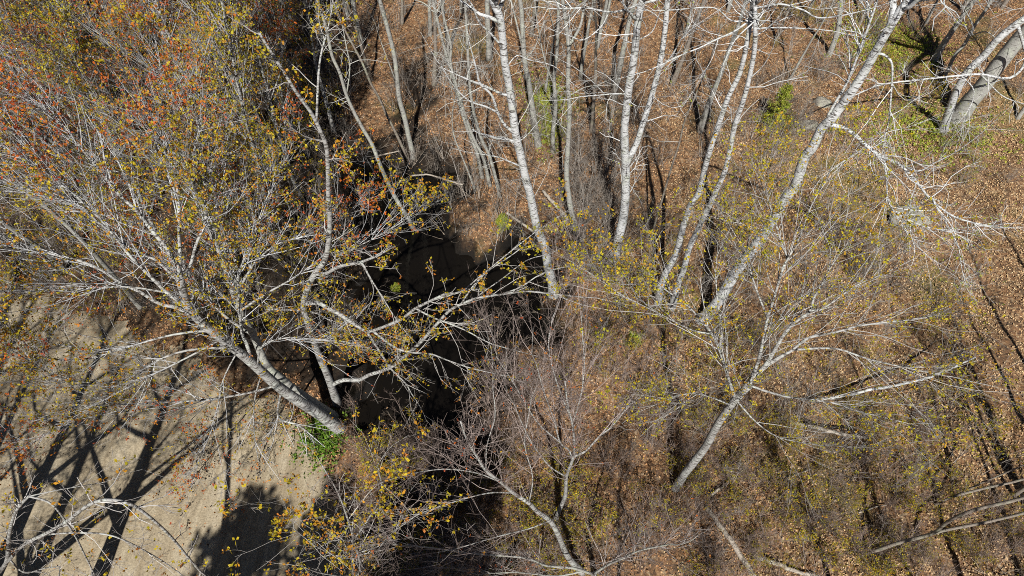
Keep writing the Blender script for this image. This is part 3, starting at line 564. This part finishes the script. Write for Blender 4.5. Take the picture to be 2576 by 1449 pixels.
tree("bare_tree", "leafless reddish-twigged tree at lower middle with upright broom of fine branches", 'maple',
     [(1392, 1320), (1407, 1280), (1422, 1246), (1425, 1199), (1439, 1159), (1445, 1120), (1440, 1066), (1428, 1020), (1420, 960)], (14, 4), [
     ([(1439, 1159), (1432, 1133), (1409, 1113), (1395, 1060), (1370, 990), (1350, 920)], 7, 3, 0.6), ([(1442, 1150), (1475, 1133), (1509, 1096), (1539, 1073), (1580, 1020)], 8, 3, 0.6),
     ([(1440, 1066), (1460, 1000), (1470, 920), (1465, 840)], 5, 3, 0.8), ([(1430, 1050), (1400, 960), (1380, 870), (1390, 800)], 5, 2, 1.0), ([(1425, 1199), (1380, 1170), (1330, 1100), (1290, 1010)], 6, 2, 0.3),
     ([(1409, 1113), (1350, 1060), (1290, 960), (1250, 900)], 5, 2, 0.5)],
     S_PINK, tmin=0.4)
tree("bare_tree", "grey spreading tree cut by the bottom edge, limbs reaching sideways", 'grey',
     [(1505, 1475), (1492, 1446)], (18, 15), [([(1492, 1446), (1442, 1429), (1375, 1423), (1319, 1403), (1192, 1393), (1092, 1379), (1019, 1373)], 9, 3, -0.5), ([(1495, 1443), (1525, 1423), (1569, 1403), (1609, 1385), (1680, 1370)], 9, 3, -0.3),
     ([(1470, 1440), (1400, 1449), (1300, 1440), (1200, 1445)], 6, 2, -0.6)], dict(S_PINK, tint=(0.42, 0.38, 0.36), den=6), tmin=0.9)
# slim trees at the lower right corner, seen almost end-on; their shadows rule the ground
for lab, px, w in [("long slim grey tree at lower right slanting to the edge, lowest of its group", [(2167, 1396), (2251, 1369), (2344, 1342), (2384, 1313), (2451, 1283), (2576, 1252), (2680, 1200)], (12, 14)),
                   ("slim grey tree at lower right just above the lowest slanting one", [(2297, 1356), (2370, 1335), (2470, 1315), (2580, 1290), (2680, 1255)], (10, 11)),
                   ("slim tree at lower right, uppermost of the slanting group", [(2350, 1270), (2397, 1250), (2480, 1228), (2576, 1205), (2680, 1160)], (9, 9)),
                   ("thin pole tree at lower right close beside the uppermost slanting one", [(2397, 1250), (2470, 1215), (2576, 1170), (2700, 1110)], (6, 6)),
                   ("slim tree standing at the right edge above the lower corner", [(2551, 1246), (2600, 1215), (2700, 1160), (2800, 1110)], (14, 13))]:
    tree("slim_tree", lab, 'brown', px, (w[0] * 0.85, w[1] * 0.75), [], dict(S_RIGHT, buds=0.2, den=2, tint=(0.36, 0.34, 0.31)), ext=3, tmin=0.5, group="slim trees at the lower right", ext_limbs=5)
# near crown at the lower left corner and the budding sapling on the road edge
tree("bare_tree", "pale bare treetop close to the camera in the lower left corner", 'maple',
     [(-60, 1530), (-30, 1470), (15, 1420), (25, 1350), (40, 1290), (70, 1250)], (16, 7), [
     ([(15, 1420), (60, 1370), (110, 1345), (170, 1310), (215, 1275), (260, 1258), (320, 1265), (370, 1295), (430, 1350), (480, 1410), (520, 1455)], 11, 5, -0.6),
     ([(70, 1250), (120, 1262), (150, 1290), (190, 1350), (215, 1400), (240, 1449)], 7, 4, -0.3), ([(110, 1345), (200, 1340), (290, 1350), (390, 1400), (450, 1440)], 6, 3, -0.4),
     ([(20, 1400), (60, 1440), (110, 1430), (150, 1425)], 6, 3, -0.6), ([(70, 1250), (150, 1232), (265, 1213)], 4, 2, 0.4)],
     dict(S_POND, den=3, buds=0.12, len=1.0, tint=(0.5, 0.48, 0.46)), tmin=0.7)
tree("maple_sapling", "orange-budded young maple on the road edge near the bottom", 'maple',
     [(930, 1520), (915, 1450), (900, 1390), (880, 1320), (850, 1240), (810, 1170)], (9, 4), [([(905, 1400), (850, 1400), (790, 1370), (740, 1330)], 5, 2, -0.5), ([(890, 1350), (930, 1300), (960, 1240), (950, 1170)], 5, 2, 0.2), ([(915, 1450), (860, 1449), (800, 1440), (750, 1420)], 5, 2, -0.4), ([(900, 1390), (960, 1370), (1000, 1330)], 4, 2, 0.2)],
     dict(S_POND, den=3.6, buds=0.6, len=1.3, bs=0.06, up=-0.06), tmin=0.2)

# ------------------------------------------------------------------ grown trees, built once and copied
def grown(name, label, kind, h, r, st, nl=9, t0=0.35, group=None, ang=0.75, loc=(0, 0, 0), ll=0.32, crook=0.05):
    root = thing(name, label, "tree", np.array(loc, float), group); z = np.zeros(3)
    q, d = grow(np.array([[0, 0, -0.3]]), np.array([[0.05, 0.02, 1.0]]), np.array([h]), 12, crook, 0.06); P = catmull(q[0], 2); R = np.linspace(r, 0.012, len(P)) * (1 + 0.5 * np.exp(-np.arange(len(P)) / 1.5))
    link("trunk", tube_mesh("trunk", P, R, 8, BARK[kind]), root); lines = [(P, R, t0)]
    for i in range(nl):
        k = int(len(P) * (t0 + (0.92 - t0) * (i + rng.random()) / nl)); dd = nrm(P[min(k + 1, len(P) - 1)] - P[k - 1]); a = ang + 0.15 * rng.standard_normal()
        D = cos(a) * dd + sin(a) * perp(dd[None])[0]
        q, _ = grow(P[k][None], D[None], np.array([h * ll * (1.15 - 0.6 * k / len(P)) * rng.uniform(0.7, 1.2)]), 6, 0.12, 0.12); RR = np.linspace(R[k] * 0.6, 0.007, 7)
        link("limb", tube_mesh("limb", q[0], RR, 6, BARK[kind]), root); lines.append((q[0], RR, 0.15))
    finish(root, lines, z, st); return root
def at(u, v): return ground(u, v)
G_Y = dict(S_MAPLE, den=5.5, len=1.8, n2=4.4, n3=3.2, tint=(0.42, 0.42, 0.42), buds=0.56, pal='yellow', bs=0.064, patch=None, up=0.14, ang=0.5)
G_A = dict(G_Y, pal='amber', patch=2.1); G_R = dict(G_Y, pal='amber', buds=0.36, patch=4.0)
YL = "slender grey tree with yellow-green buds in the dense stand at upper left"; RL = "slender tree with patches of red blossom in the dense stand at upper left"
protoY = [grown("budding_tree", YL, 'maple', 11.5, 0.10, G_Y, 10, 0.3, "yellow budding stand", 0.6, at(640, 560)), grown("budding_tree", YL, 'grey', 13, 0.12, G_Y, 11, 0.35, "yellow budding stand", 0.55, at(330, 470)),
          grown("budding_tree", YL, 'maple', 10, 0.08, G_A, 9, 0.3, "yellow budding stand", 0.6, at(520, 330))]
protoR = [grown("red_budding_tree", RL, 'maple', 12, 0.10, G_R, 10, 0.35, "red blossoming stand", 0.6, at(200, 560)), grown("red_budding_tree", RL, 'grey', 11, 0.09, dict(G_R, patch=1.2), 10, 0.35, "red blossoming stand", 0.6, at(700, 420))]
spots = [(60, 330, 'Y'), (150, 420, 'R'), (260, 330, 'Y'), (420, 400, 'Y'), (560, 450, 'R'), (740, 520, 'Y'), (780, 380, 'Y'), (640, 300, 'Y'), (470, 230, 'R'), (350, 200, 'Y'), (230, 150, 'R'), (100, 200, 'Y'), (590, 180, 'Y'),
         (720, 210, 'R'), (790, 270, 'Y'), (-60, 250, 'Y'), (-140, 380, 'Y'), (30, 120, 'R'), (420, 90, 'Y'), (600, 60, 'Y'), (730, 80, 'Y'), (160, 40, 'Y'), (300, 30, 'R'), (510, 10, 'Y'), (820, 120, 'Y'), (-180, 120, 'Y'), (-260, 480, 'Y'), (700, 640, 'Y'), (560, 640, 'R'), (380, 560, 'R'), (860, 330, 'Y'), (520, 560, 'R'), (60, 640, 'Y'), (-90, 560, 'R'), (180, 690, 'Y'), (330, 760, 'R'), (450, 700, 'Y'), (90, 480, 'R'), (260, 470, 'R')]
for i, (u, v, k) in enumerate(spots):
    p = (protoY if k == 'Y' else protoR)[i % (3 if k == 'Y' else 2)]
    copy_tree(p, at(u + rng.uniform(-25, 25), v + rng.uniform(-15, 15)), rng.uniform(0, 6.28), rng.uniform(0.8, 1.15))
BL = "slim leafless grey tree with bare trunk in the open wood at the top"
protoB = [grown("bare_slim_tree", BL, 'grey', 14, 0.13, dict(S_BARE, den=3), 8, 0.45, "bare slim trees at the top", 0.6, at(910, 120)), grown("bare_slim_tree", BL, 'brown', 13, 0.11, dict(S_BARE, tint=(0.34, 0.30, 0.27)), 8, 0.5, "bare slim trees at the top", 0.6, at(1090, 210)),
          grown("bare_slim_tree", BL, 'grey', 12, 0.10, dict(S_BARE, den=3.5), 9, 0.4, "bare slim trees at the top", 0.7, at(1500, 120))]
for i, (u, v) in enumerate([(875, 40), (935, 200), (1080, 90), (1130, 150), (1010, 60), (1160, 30), (1230, 150), (1335, 90), (1370, 230), (1460, 200), (1490, 330), (1520, 60), (1545, 250), (1690, 210), (1720, 90), (1760, 330), (1950, 110), (1985, 200), (2030, 40), (2160, 60), (2330, 60), (2350, 150), (2520, 20), (2560, 300), (2180, -20), (1200, -20), (1420, -30), (1830, 30), (2420, 30), (1600, -40)]):
    copy_tree(protoB[i % 3], at(u, v), rng.uniform(0, 6.28), rng.uniform(0.6, 1.1))
# trees standing below the lower edge: their trunks, limbs and crowns cast the shadows on the road and the pool
protoS = grown("big_bare_tree", "thick bare tree beyond the lower left edge throwing broad trunk shadows on the road", 'maple', 16, 0.30, dict(S_BARE, den=4, len=1.8), 16, 0.22, "big trees beyond the lower edge", 0.7, (-12.2, 2.4, -0.1), 0.4)
for x, y, s in [(-15.2, 3.4, 0.9), (-17.0, 3.6, 0.8), (-14.2, 0.6, 1.0), (-18.5, 2.2, 1.1)]: copy_tree(protoS, (x, y, -0.1), rng.uniform(0, 6.28), s)
protoP = grown("pole_tree", "straight pole tree beyond the lower right corner throwing a thin shadow", 'brown', 12, 0.13, dict(S_BARE, den=1.5), 6, 0.6, "pole trees beyond the lower right corner", 0.6, (15.6, 4.2, -0.1), 0.2, 0.03)
for x, y, s in [(17.0, 5.8, 0.9), (18.6, 7.4, 1.0), (14.6, 2.6, 0.9), (13.2, 1.4, 1.0), (11.2, 0.6, 1.0), (20.0, 9.0, 1.0), (16.0, 2.2, 1.1)]: copy_tree(protoP, (x, y, -0.1), rng.uniform(0, 6.28), s)
for i, (x, y, s, lab) in enumerate([(-9.0, 0.5, 1.0, "fourth"), (2.5, 0.2, 0.8, ""), (9.0, 0.4, 0.85, ""), (5.0, -0.8, 0.9, ""), (15.5, 1.5, 0.8, ""), (12.0, -0.5, 0.9, ""), (-19, 5, 1.1, "")]):
    copy_tree(protoB[(0, 1, 0, 2)[i % 4]], (x, y, -0.1), rng.uniform(0, 6.28), s * 1.1, "bare grey tree beyond the lower edge throwing its shadow into the picture", "trees beyond the lower edge")
def pine(loc, h):
    root = thing("pine_tree", "dense pine beyond the lower edge shading the road", "tree", np.array(loc, float), "pines beyond the lower edge")
    P = np.array([[0.05 * sin(z), 0.05 * cos(1.3 * z), z] for z in np.linspace(-0.3, h, 30)]); link("trunk", tube_mesh("trunk", P, np.linspace(0.30, 0.03, 30), 9, BARK['pine']), root)
    tw = Bag(); lf = Bag(); p0 = []; d0 = []; l0 = []
    for z in np.arange(h * 0.36, h * 0.985, 0.42):
        f = (z - h * 0.36) / (h * 0.64); L = 2.7 * (1 - f) ** 0.5 * min(1, 0.5 + 2.5 * f) + 0.2
        for a in np.linspace(0, 6.28, 8)[:-1] + rng.uniform(0, 1): 
            a += rng.normal(0, 0.2); p0.append([0, 0, z + rng.normal(0, 0.1)]); d0.append([cos(a), sin(a), 0.12]); l0.append(L * rng.uniform(0.25, 1.25))
    p0, d0, l0 = np.array(p0), np.array(d0), np.array(l0); q, dq = grow(p0, d0, l0, 5, 0.08, 0.03); V, Q = thin_tubes(q, np.full(len(q), 0.03), np.full(len(q), 0.008)); tw.add(V, Q, np.array([0.16, 0.12, 0.09]))
    s = spawn(q, dq, l0, 3.2, 0.2, 0.8, 0.45); p, D, L, _, _ = s; q2, _ = grow(p, D, np.maximum(L, 0.25), 2, 0.12, 0.05); V, Q = thin_tubes(q2, np.full(len(q2), 0.008), np.full(len(q2), 0.004)); tw.add(V, Q, np.array([0.16, 0.12, 0.09]))
    C = np.vstack([q2[:, 2], q2[:, 1], q2[:, 2] * 0.5 + q2[:, 1] * 0.5, q[:, -1]]); V, Q, c = buds(C, 0.26, pick('pine', len(C)), 4); lf.add(V, Q, c)
    link("twigs", tw.mesh("twigs", 4, M_TWIG), root, kind="stuff"); link("needles", lf.mesh("needles", 4, M_LEAF), root, kind="stuff"); return root
pn = pine((-8.6, -7.0, -0.1), 15.0)
for x, y, s in [(-6.2, -6.2, 0.95), (-2.2, -5.6, 1.08), (-4.0, -6.6, 1.0)]:
    copy_tree(pn, (x, y, -0.1), rng.uniform(0, 6.28), s)
def ordinals(objs, phrase):
    words = "first second third fourth fifth sixth seventh eighth ninth tenth eleventh twelfth thirteenth fourteenth fifteenth sixteenth seventeenth eighteenth nineteenth twentieth".split()
    tens = {2: "twenty", 3: "thirty"}
    objs = sorted(objs, key=lambda o: px_of(np.array(o.location) + np.array([0, 0, 0.5]))[0][0])
    for i, o in enumerate(objs):
        o["label"] = phrase + ", " + (words[i] if i < 20 else tens[(i + 1) // 10] + ("-" + words[(i + 1) % 10 - 1] if (i + 1) % 10 else "")) + " from the left"
for stem_, ph in (("budding_tree", "slender yellow-budded tree in the upper left stand"), ("red_budding_tree", "slender red-blossomed tree in the upper left stand"), ("bare_slim_tree", "slim leafless tree in the open wood at the top")):
    ordinals([o for o in sc.objects if o.parent is None and o.name.split(".")[0] == stem_ and o.location.y > 5], ph)
# ------------------------------------------------------------------ undergrowth
def bush(name, label, group, stems, h, st, spread=0.35, loc=(0, 0, 0), r=0.011):
    root = thing(name, label, "shrub", np.array(loc, float), group); n = stems; a = rng.uniform(0, 2 * pi, n)
    p = np.stack([0.12 * np.cos(a), 0.12 * np.sin(a), np.full(n, -0.05)], 1) * rng.uniform(0.3, 1.5, (n, 1)); p[:, 2] = -0.05
    d = np.stack([spread * np.cos(a), spread * np.sin(a), np.ones(n)], 1) + 0.15 * rng.standard_normal((n, 3))
    q, _ = grow(p, d, h * rng.uniform(0.55, 1.1, n), 6, 0.10, 0.05); bag = Bag(); V, Q = thin_tubes(q, np.full(n, r), np.full(n, 0.004), 4)
    bag.add(V, Q, np.array(st['tint'])); link("stems", bag.mesh("stems", 4, M_TWIG), root, kind="stuff")
    finish(root, [(x, np.full(len(x), r), 0.12) for x in q], np.zeros(3), st); return root
U = dict(den=3.2, len=0.8, n2=3.5, n3=2.5, r=0.007, rmin=0.003, up=0.06, ang=0.7)
B_LAB = {'grey': "low leafless grey-brown shrub among the fallen leaves", 'purple': "low leafless shrub with fine reddish twigs on the forest floor", 'yellow': "low shrub with tiny yellow-green leaves on the forest floor", 'dead': "dead brown brush lying tangled on the forest floor", 'sap': "thin leafless sapling standing among the fallen leaves", 'leafy': "thin sapling with sparse yellow-green leaves"}
def bset(k, n, stems, h, st, spread):
    return [bush({'grey': "bare_shrub", 'purple': "reddish_shrub", 'yellow': "leafing_shrub", 'dead': "brush_tangle", 'sap': "bare_sapling", 'leafy': "leafing_sapling"}[k], B_LAB[k], {'grey': 'bare grey-brown shrubs', 'purple': 'bare reddish shrubs', 'yellow': 'low leafing shrubs', 'dead': 'dead brush on the ground', 'sap': 'bare saplings', 'leafy': 'leafing saplings'}[k], stems, h, st, spread, at(1450 + 60 * i, 420 + 40 * i)) for i in range(n)]
BS = {'grey': bset('grey', 3, 9, 1.7, dict(U, tint=(0.34, 0.30, 0.26)), 0.4), 'purple': bset('purple', 2, 10, 1.6, dict(U, den=3.6, tint=(0.34, 0.265, 0.225)), 0.4),
      'yellow': bset('yellow', 3, 9, 1.3, dict(U, tint=(0.30, 0.25, 0.2), buds=0.4, pal='yellow', bs=0.045), 0.5), 'dead': bset('dead', 2, 12, 1.5, dict(U, den=2.5, up=-0.08, tint=(0.30, 0.25, 0.20)), 1.8),
      'sap': bset('sap', 3, 1, 4.5, dict(U, den=4, len=1.0, tint=(0.42, 0.39, 0.35)), 0.12), 'leafy': bset('leafy', 2, 2, 3.6, dict(U, den=4, len=1.0, buds=0.4, pal='yellow', bs=0.05, tint=(0.36, 0.32, 0.28)), 0.2)}
first = {k: list(v) for k, v in BS.items()}
def put(k, u, v, s=1.0):
    p = at(u, v); s2 = poly_sd(p[None, :2], ROAD)[0]; s3 = poly_sd(p[None, :2], POND)[0]
    if s2 < 0.3 or (s3 < -0.3 and k not in ('grey', 'dead')) or s3 < -0.9: return
    if first[k]: o = first[k].pop(); o.location = p; o.rotation_euler = (0, 0, rng.uniform(0, 6.28)); o.scale = (s,) * 3; return
    copy_tree(BS[k][rng.integers(len(BS[k]))], p, rng.uniform(0, 6.28), s)
def area(k, n, u0, u1, v0, v1, s0=0.7, s1=1.3):
    for _ in range(n): put(k, rng.uniform(u0, u1), rng.uniform(v0, v1), rng.uniform(s0, s1))
area('grey', 60, 860, 2000, -20, 450); area('dead', 40, 860, 2100, 0, 620); area('grey', 16, 860, 1300, 380, 900, 0.6, 1.0); area('sap', 40, 860, 2100, -20, 600, 0.6, 1.3)
area('grey', 25, 2000, 2600, 0, 500, 0.5, 1.1); area('yellow', 35, 1900, 2500, 0, 700, 0.4, 0.9); area('purple', 36, 950, 1700, 950, 1460, 0.6, 1.1); area('purple', 16, 1420, 1750, 800, 1200, 0.5, 0.9)
area('yellow', 60, 1700, 2350, 1000, 1470, 0.4, 0.85); area('yellow', 14, 2350, 2600, 1200, 1470, 0.4, 0.7); area('purple', 22, 1700, 2300, 1150, 1470, 0.5, 0.9); area('leafy', 14, 1750, 2450, 450, 1300, 0.6, 1.1); area('yellow', 30, 880, 1500, 1150, 1470, 0.6, 1.1)
area('grey', 30, 1430, 1560, 380, 700, 0.8, 1.5); area('sap', 10, 1430, 1540, 430, 640, 0.7, 1.0); area('grey', 40, 0, 860, 200, 750); area('yellow', 30, 0, 860, 100, 700); area('leafy', 10, 0, 860, 300, 700); area('dead', 8, 880, 1450, 500, 1050); area('yellow', 25, 1500, 1900, 600, 1100, 0.5, 1.0)
area('purple', 40, 1700, 2350, 1050, 1470, 0.4, 0.8); area('purple', 12, 2350, 2600, 1250, 1470, 0.4, 0.7); area('grey', 40, 1500, 2250, 480, 1000, 0.4, 0.9); area('purple', 70, 900, 1700, 950, 1470, 0.5, 1.0); area('grey', 50, 0, 860, 250, 900, 0.6, 1.2); area('sap', 60, 0, 900, 150, 850, 0.5, 1.1); area('leafy', 60, 0, 900, 100, 850, 0.7, 1.3); area('leafy', 30, 1500, 2500, 500, 1450, 0.4, 0.8); area('sap', 50, 1450, 2300, 500, 1450, 0.4, 0.8); area('dead', 70, 900, 2560, 0, 1450, 0.6, 1.1)
area('sap', 40, 1100, 1560, 150, 640, 0.7, 1.3); area('grey', 30, 1600, 2300, 550, 1100, 0.6, 1.1)
# young conifers, moss, stones, logs
def young_conifer(u, v, h, label):
    g = at(u, v); root = thing("young_conifer", label, "tree", g); P = np.array([[0, 0, z] for z in np.linspace(-0.1, h, 8)]); link("trunk", tube_mesh("trunk", P, np.linspace(0.03, 0.006, 8), 6, BARK['brown']), root)
    p0 = []; d0 = []; l0 = []
    for z in np.linspace(0.15 * h, 0.97 * h, 26):
        for a in rng.uniform(0, 6.28, 5): p0.append([0, 0, z]); d0.append([cos(a), sin(a), 0.15]); l0.append(0.42 * h * (1.05 - z / h) * rng.uniform(0.6, 1.1) + 0.06)
    l0 = np.array(l0); q, dq = grow(np.array(p0), np.array(d0), l0, 3, 0.1, -0.02); bg_ = Bag(); V, Q = thin_tubes(q, np.full(len(q), 0.008), np.full(len(q), 0.003)); bg_.add(V, Q, np.array([0.2, 0.16, 0.1])); link("twigs", bg_.mesh("twigs", 4, M_TWIG), root, kind="stuff")
    s = spawn(q, dq, l0, 14, 0.1, 0.8, 0.4); C = np.vstack([s[0], s[0] + nrm(s[1]) * 0.09, q[:, -1]]); C = C[rng.random(len(C)) < 0.4]; V, Q, c = buds(C, 0.06, pick('lime', len(C)) * 0.85, 4); b2 = Bag(); b2.add(V, Q, c); link("needles", b2.mesh("needles", 4, M_LEAF), root, kind="stuff")
young_conifer(1935, 330, 2.6, "bright green young conifer between the white aspens at upper right"); young_conifer(578, 600, 5.0, "bright green young conifer under the budding trees at left"); young_conifer(1265, 570, 0.6, "tiny green conifer on the leafy mound by the pool"); young_conifer(1000, 745, 0.7, "tiny green plant in the dark hollow")
def moss(u, v, rx, ry, n, label):
    g = at(u, v); xy = rng.standard_normal((n, 2)) * np.array([rx, ry]) * 0.5 + g[:2]; z = gh(xy[:, 0], xy[:, 1]) + 0.05; C = np.column_stack([xy, z]) - g
    b2 = Bag(); b2.add(*buds(C, 0.10, pick('lime' if n % 2 else 'green', n), 4)); o = link("moss_patch", b2.mesh("moss_patch", 4, M_LEAF), loc=g, kind="stuff"); o["label"] = label; o["category"] = "moss"
moss(805, 1110, 0.8, 1.0, 600, "bright green grassy patch on the road verge below the maple"); moss(1375, 250, 1.2, 1.8, 701, "yellow-green mossy patch behind the central aspen"); moss(1380, 330, 0.9, 1.4, 501, "small yellow-green patch beside the slim grey trunk"); moss(2230, 120, 3.0, 3.0, 1501, "yellow-green ground cover right of the big white aspen"); moss(1595, 855, 0.3, 0.3, 61, "small green tuft in the leaves at middle right"); moss(2350, 330, 3.5, 2.5, 1301, "yellow-green ground cover under the dead hanging limb")
def stone(u, v, sx, sy, sz, label):
    g = at(u, v); n, m = 12, 8; V = []
    for i in range(m + 1):
        for j in range(n):
            a = 2 * pi * j / n; e = -0.4 + (pi / 2 + 0.4) * i / m; p = np.array([cos(a) * cos(e), sin(a) * cos(e), sin(e)]); p = np.sign(p) * np.abs(p) ** 0.75
            V.append(p * np.array([sx, sy, sz]) * (1 + 0.10 * sin(3 * a + 2 * e + u) + 0.07 * rng.standard_normal()))
    Q = [[i * n + j, i * n + (j + 1) % n, (i + 1) * n + (j + 1) % n, (i + 1) * n + j] for i in range(m) for j in range(n)]
    o = link("boulder", make_mesh("boulder", np.array(V), np.array(Q), 4, M_STONE), loc=g); o["label"] = label; o["category"] = "boulder"; o["group"] = "boulders in the leaves"
stone(2068, 262, 0.42, 0.34, 0.26, "squarish grey boulder left of the big white aspen"); stone(2290, 545, 0.9, 0.6, 0.16, "wide flat grey boulder under the dead limb tangle"); stone(2035, 315, 0.4, 0.3, 0.2, "mossy boulder below the squarish one")
def log(name, label, px, w, z0=0.12, kind='dead', zs=None, st=None):
    g = at(*px[0]); P = []
    for i, (u, v) in enumerate(px):
        z = float(at(u, v)[2]) + z0 + (zs[i] if zs else 0); q = flat(u, v, z); P.append([q[0], q[1], z])
    P = catmull(P, 5); _, d0 = px_of(P[0]); _, d1 = px_of(P[-1]); R = np.linspace(w[0] * d0 / 3200, w[1] * d1 / 3200, len(P)); P[1:-1] += 0.2 * R[0] * rng.standard_normal((len(P) - 2, 3))
    if st is None: o = link(name, tube_mesh(name, P - g, R, 8, BARK[kind], 0.07), loc=g)
    else:
        o = thing(name, label, "log", g); link("trunk", tube_mesh("trunk", P - g, R, 8, BARK[kind], 0.07), o); finish(o, [(P, R, 0.4)], g, st)
    o["label"] = label; o["category"] = "log"; return o
log("fallen_log", "grey-brown fallen log at bottom right pointing to the lower edge", [(1777, 1273), (1817, 1329), (1851, 1379), (1900, 1455)], (11, 15))
log("fallen_log", "short fallen log at the lower edge right of the longer one", [(1897, 1399), (1957, 1419), (1994, 1433), (2060, 1452)], (12, 10))
log("fallen_birch", "pale fallen birch propped across the leaves at right", [(2041, 1009), (2117, 996), (2201, 979), (2304, 958), (2367, 938), (2455, 898)], (9, 4), 0.2, 'aspen', [0, .3, .6, .9, 1.2, 1.6], dict(S_BARE, den=2))
log("fallen_log", "grey fallen trunk among yellow twigs below the pale birch", [(1984, 1063), (2051, 1076), (2111, 1091), (2187, 1101)], (12, 7), 0.3, 'dead', [0, .2, .3, .4])
log("fallen_log", "short broken stub beside the foot of the yellow-budded tree", [(1787, 1246), (1814, 1226), (1850, 1196)], (8, 6), 0.15)
log("fallen_log", "broken reddish stick leaning by the central aspen, left side", [(1275, 536), (1305, 556), (1345, 584)], (6, 7), 0.1, 'dead', [0.8, 0.4, 0.05])
log("fallen_log", "broken brown log leaning right of the central aspen", [(1365, 480), (1389, 506), (1430, 552)], (8, 10), 0.1, 'dead', [0.6, 0.4, 0.05])
log("fallen_log", "thin pale stick lying across the dark pool", [(1035, 442), (1080, 440), (1120, 452), (1165, 465)], (4, 5), 0.7, 'dead')
log("fallen_log", "pale fallen branch in the upper left stand", [(175, 142), (225, 143), (300, 155)], (10, 4), 0.5, 'aspen')
for i, (u0, v0, u1, v1) in enumerate([(930, 400, 1010, 380), (1560, 250, 1600, 330), (1960, 360, 1985, 320), (2160, 1290, 2230, 1270), (1500, 430, 1440, 400), (2040, 1180, 1970, 1210), (1190, 800, 1260, 830)]):
    o = log("fallen_branch", "thin dead branch lying on the fallen leaves", [(u0, v0), ((u0 + u1) / 2 + 5, (v0 + v1) / 2 - 4), (u1, v1)], (4, 3), 0.1); o["group"] = "dead branches on the ground"
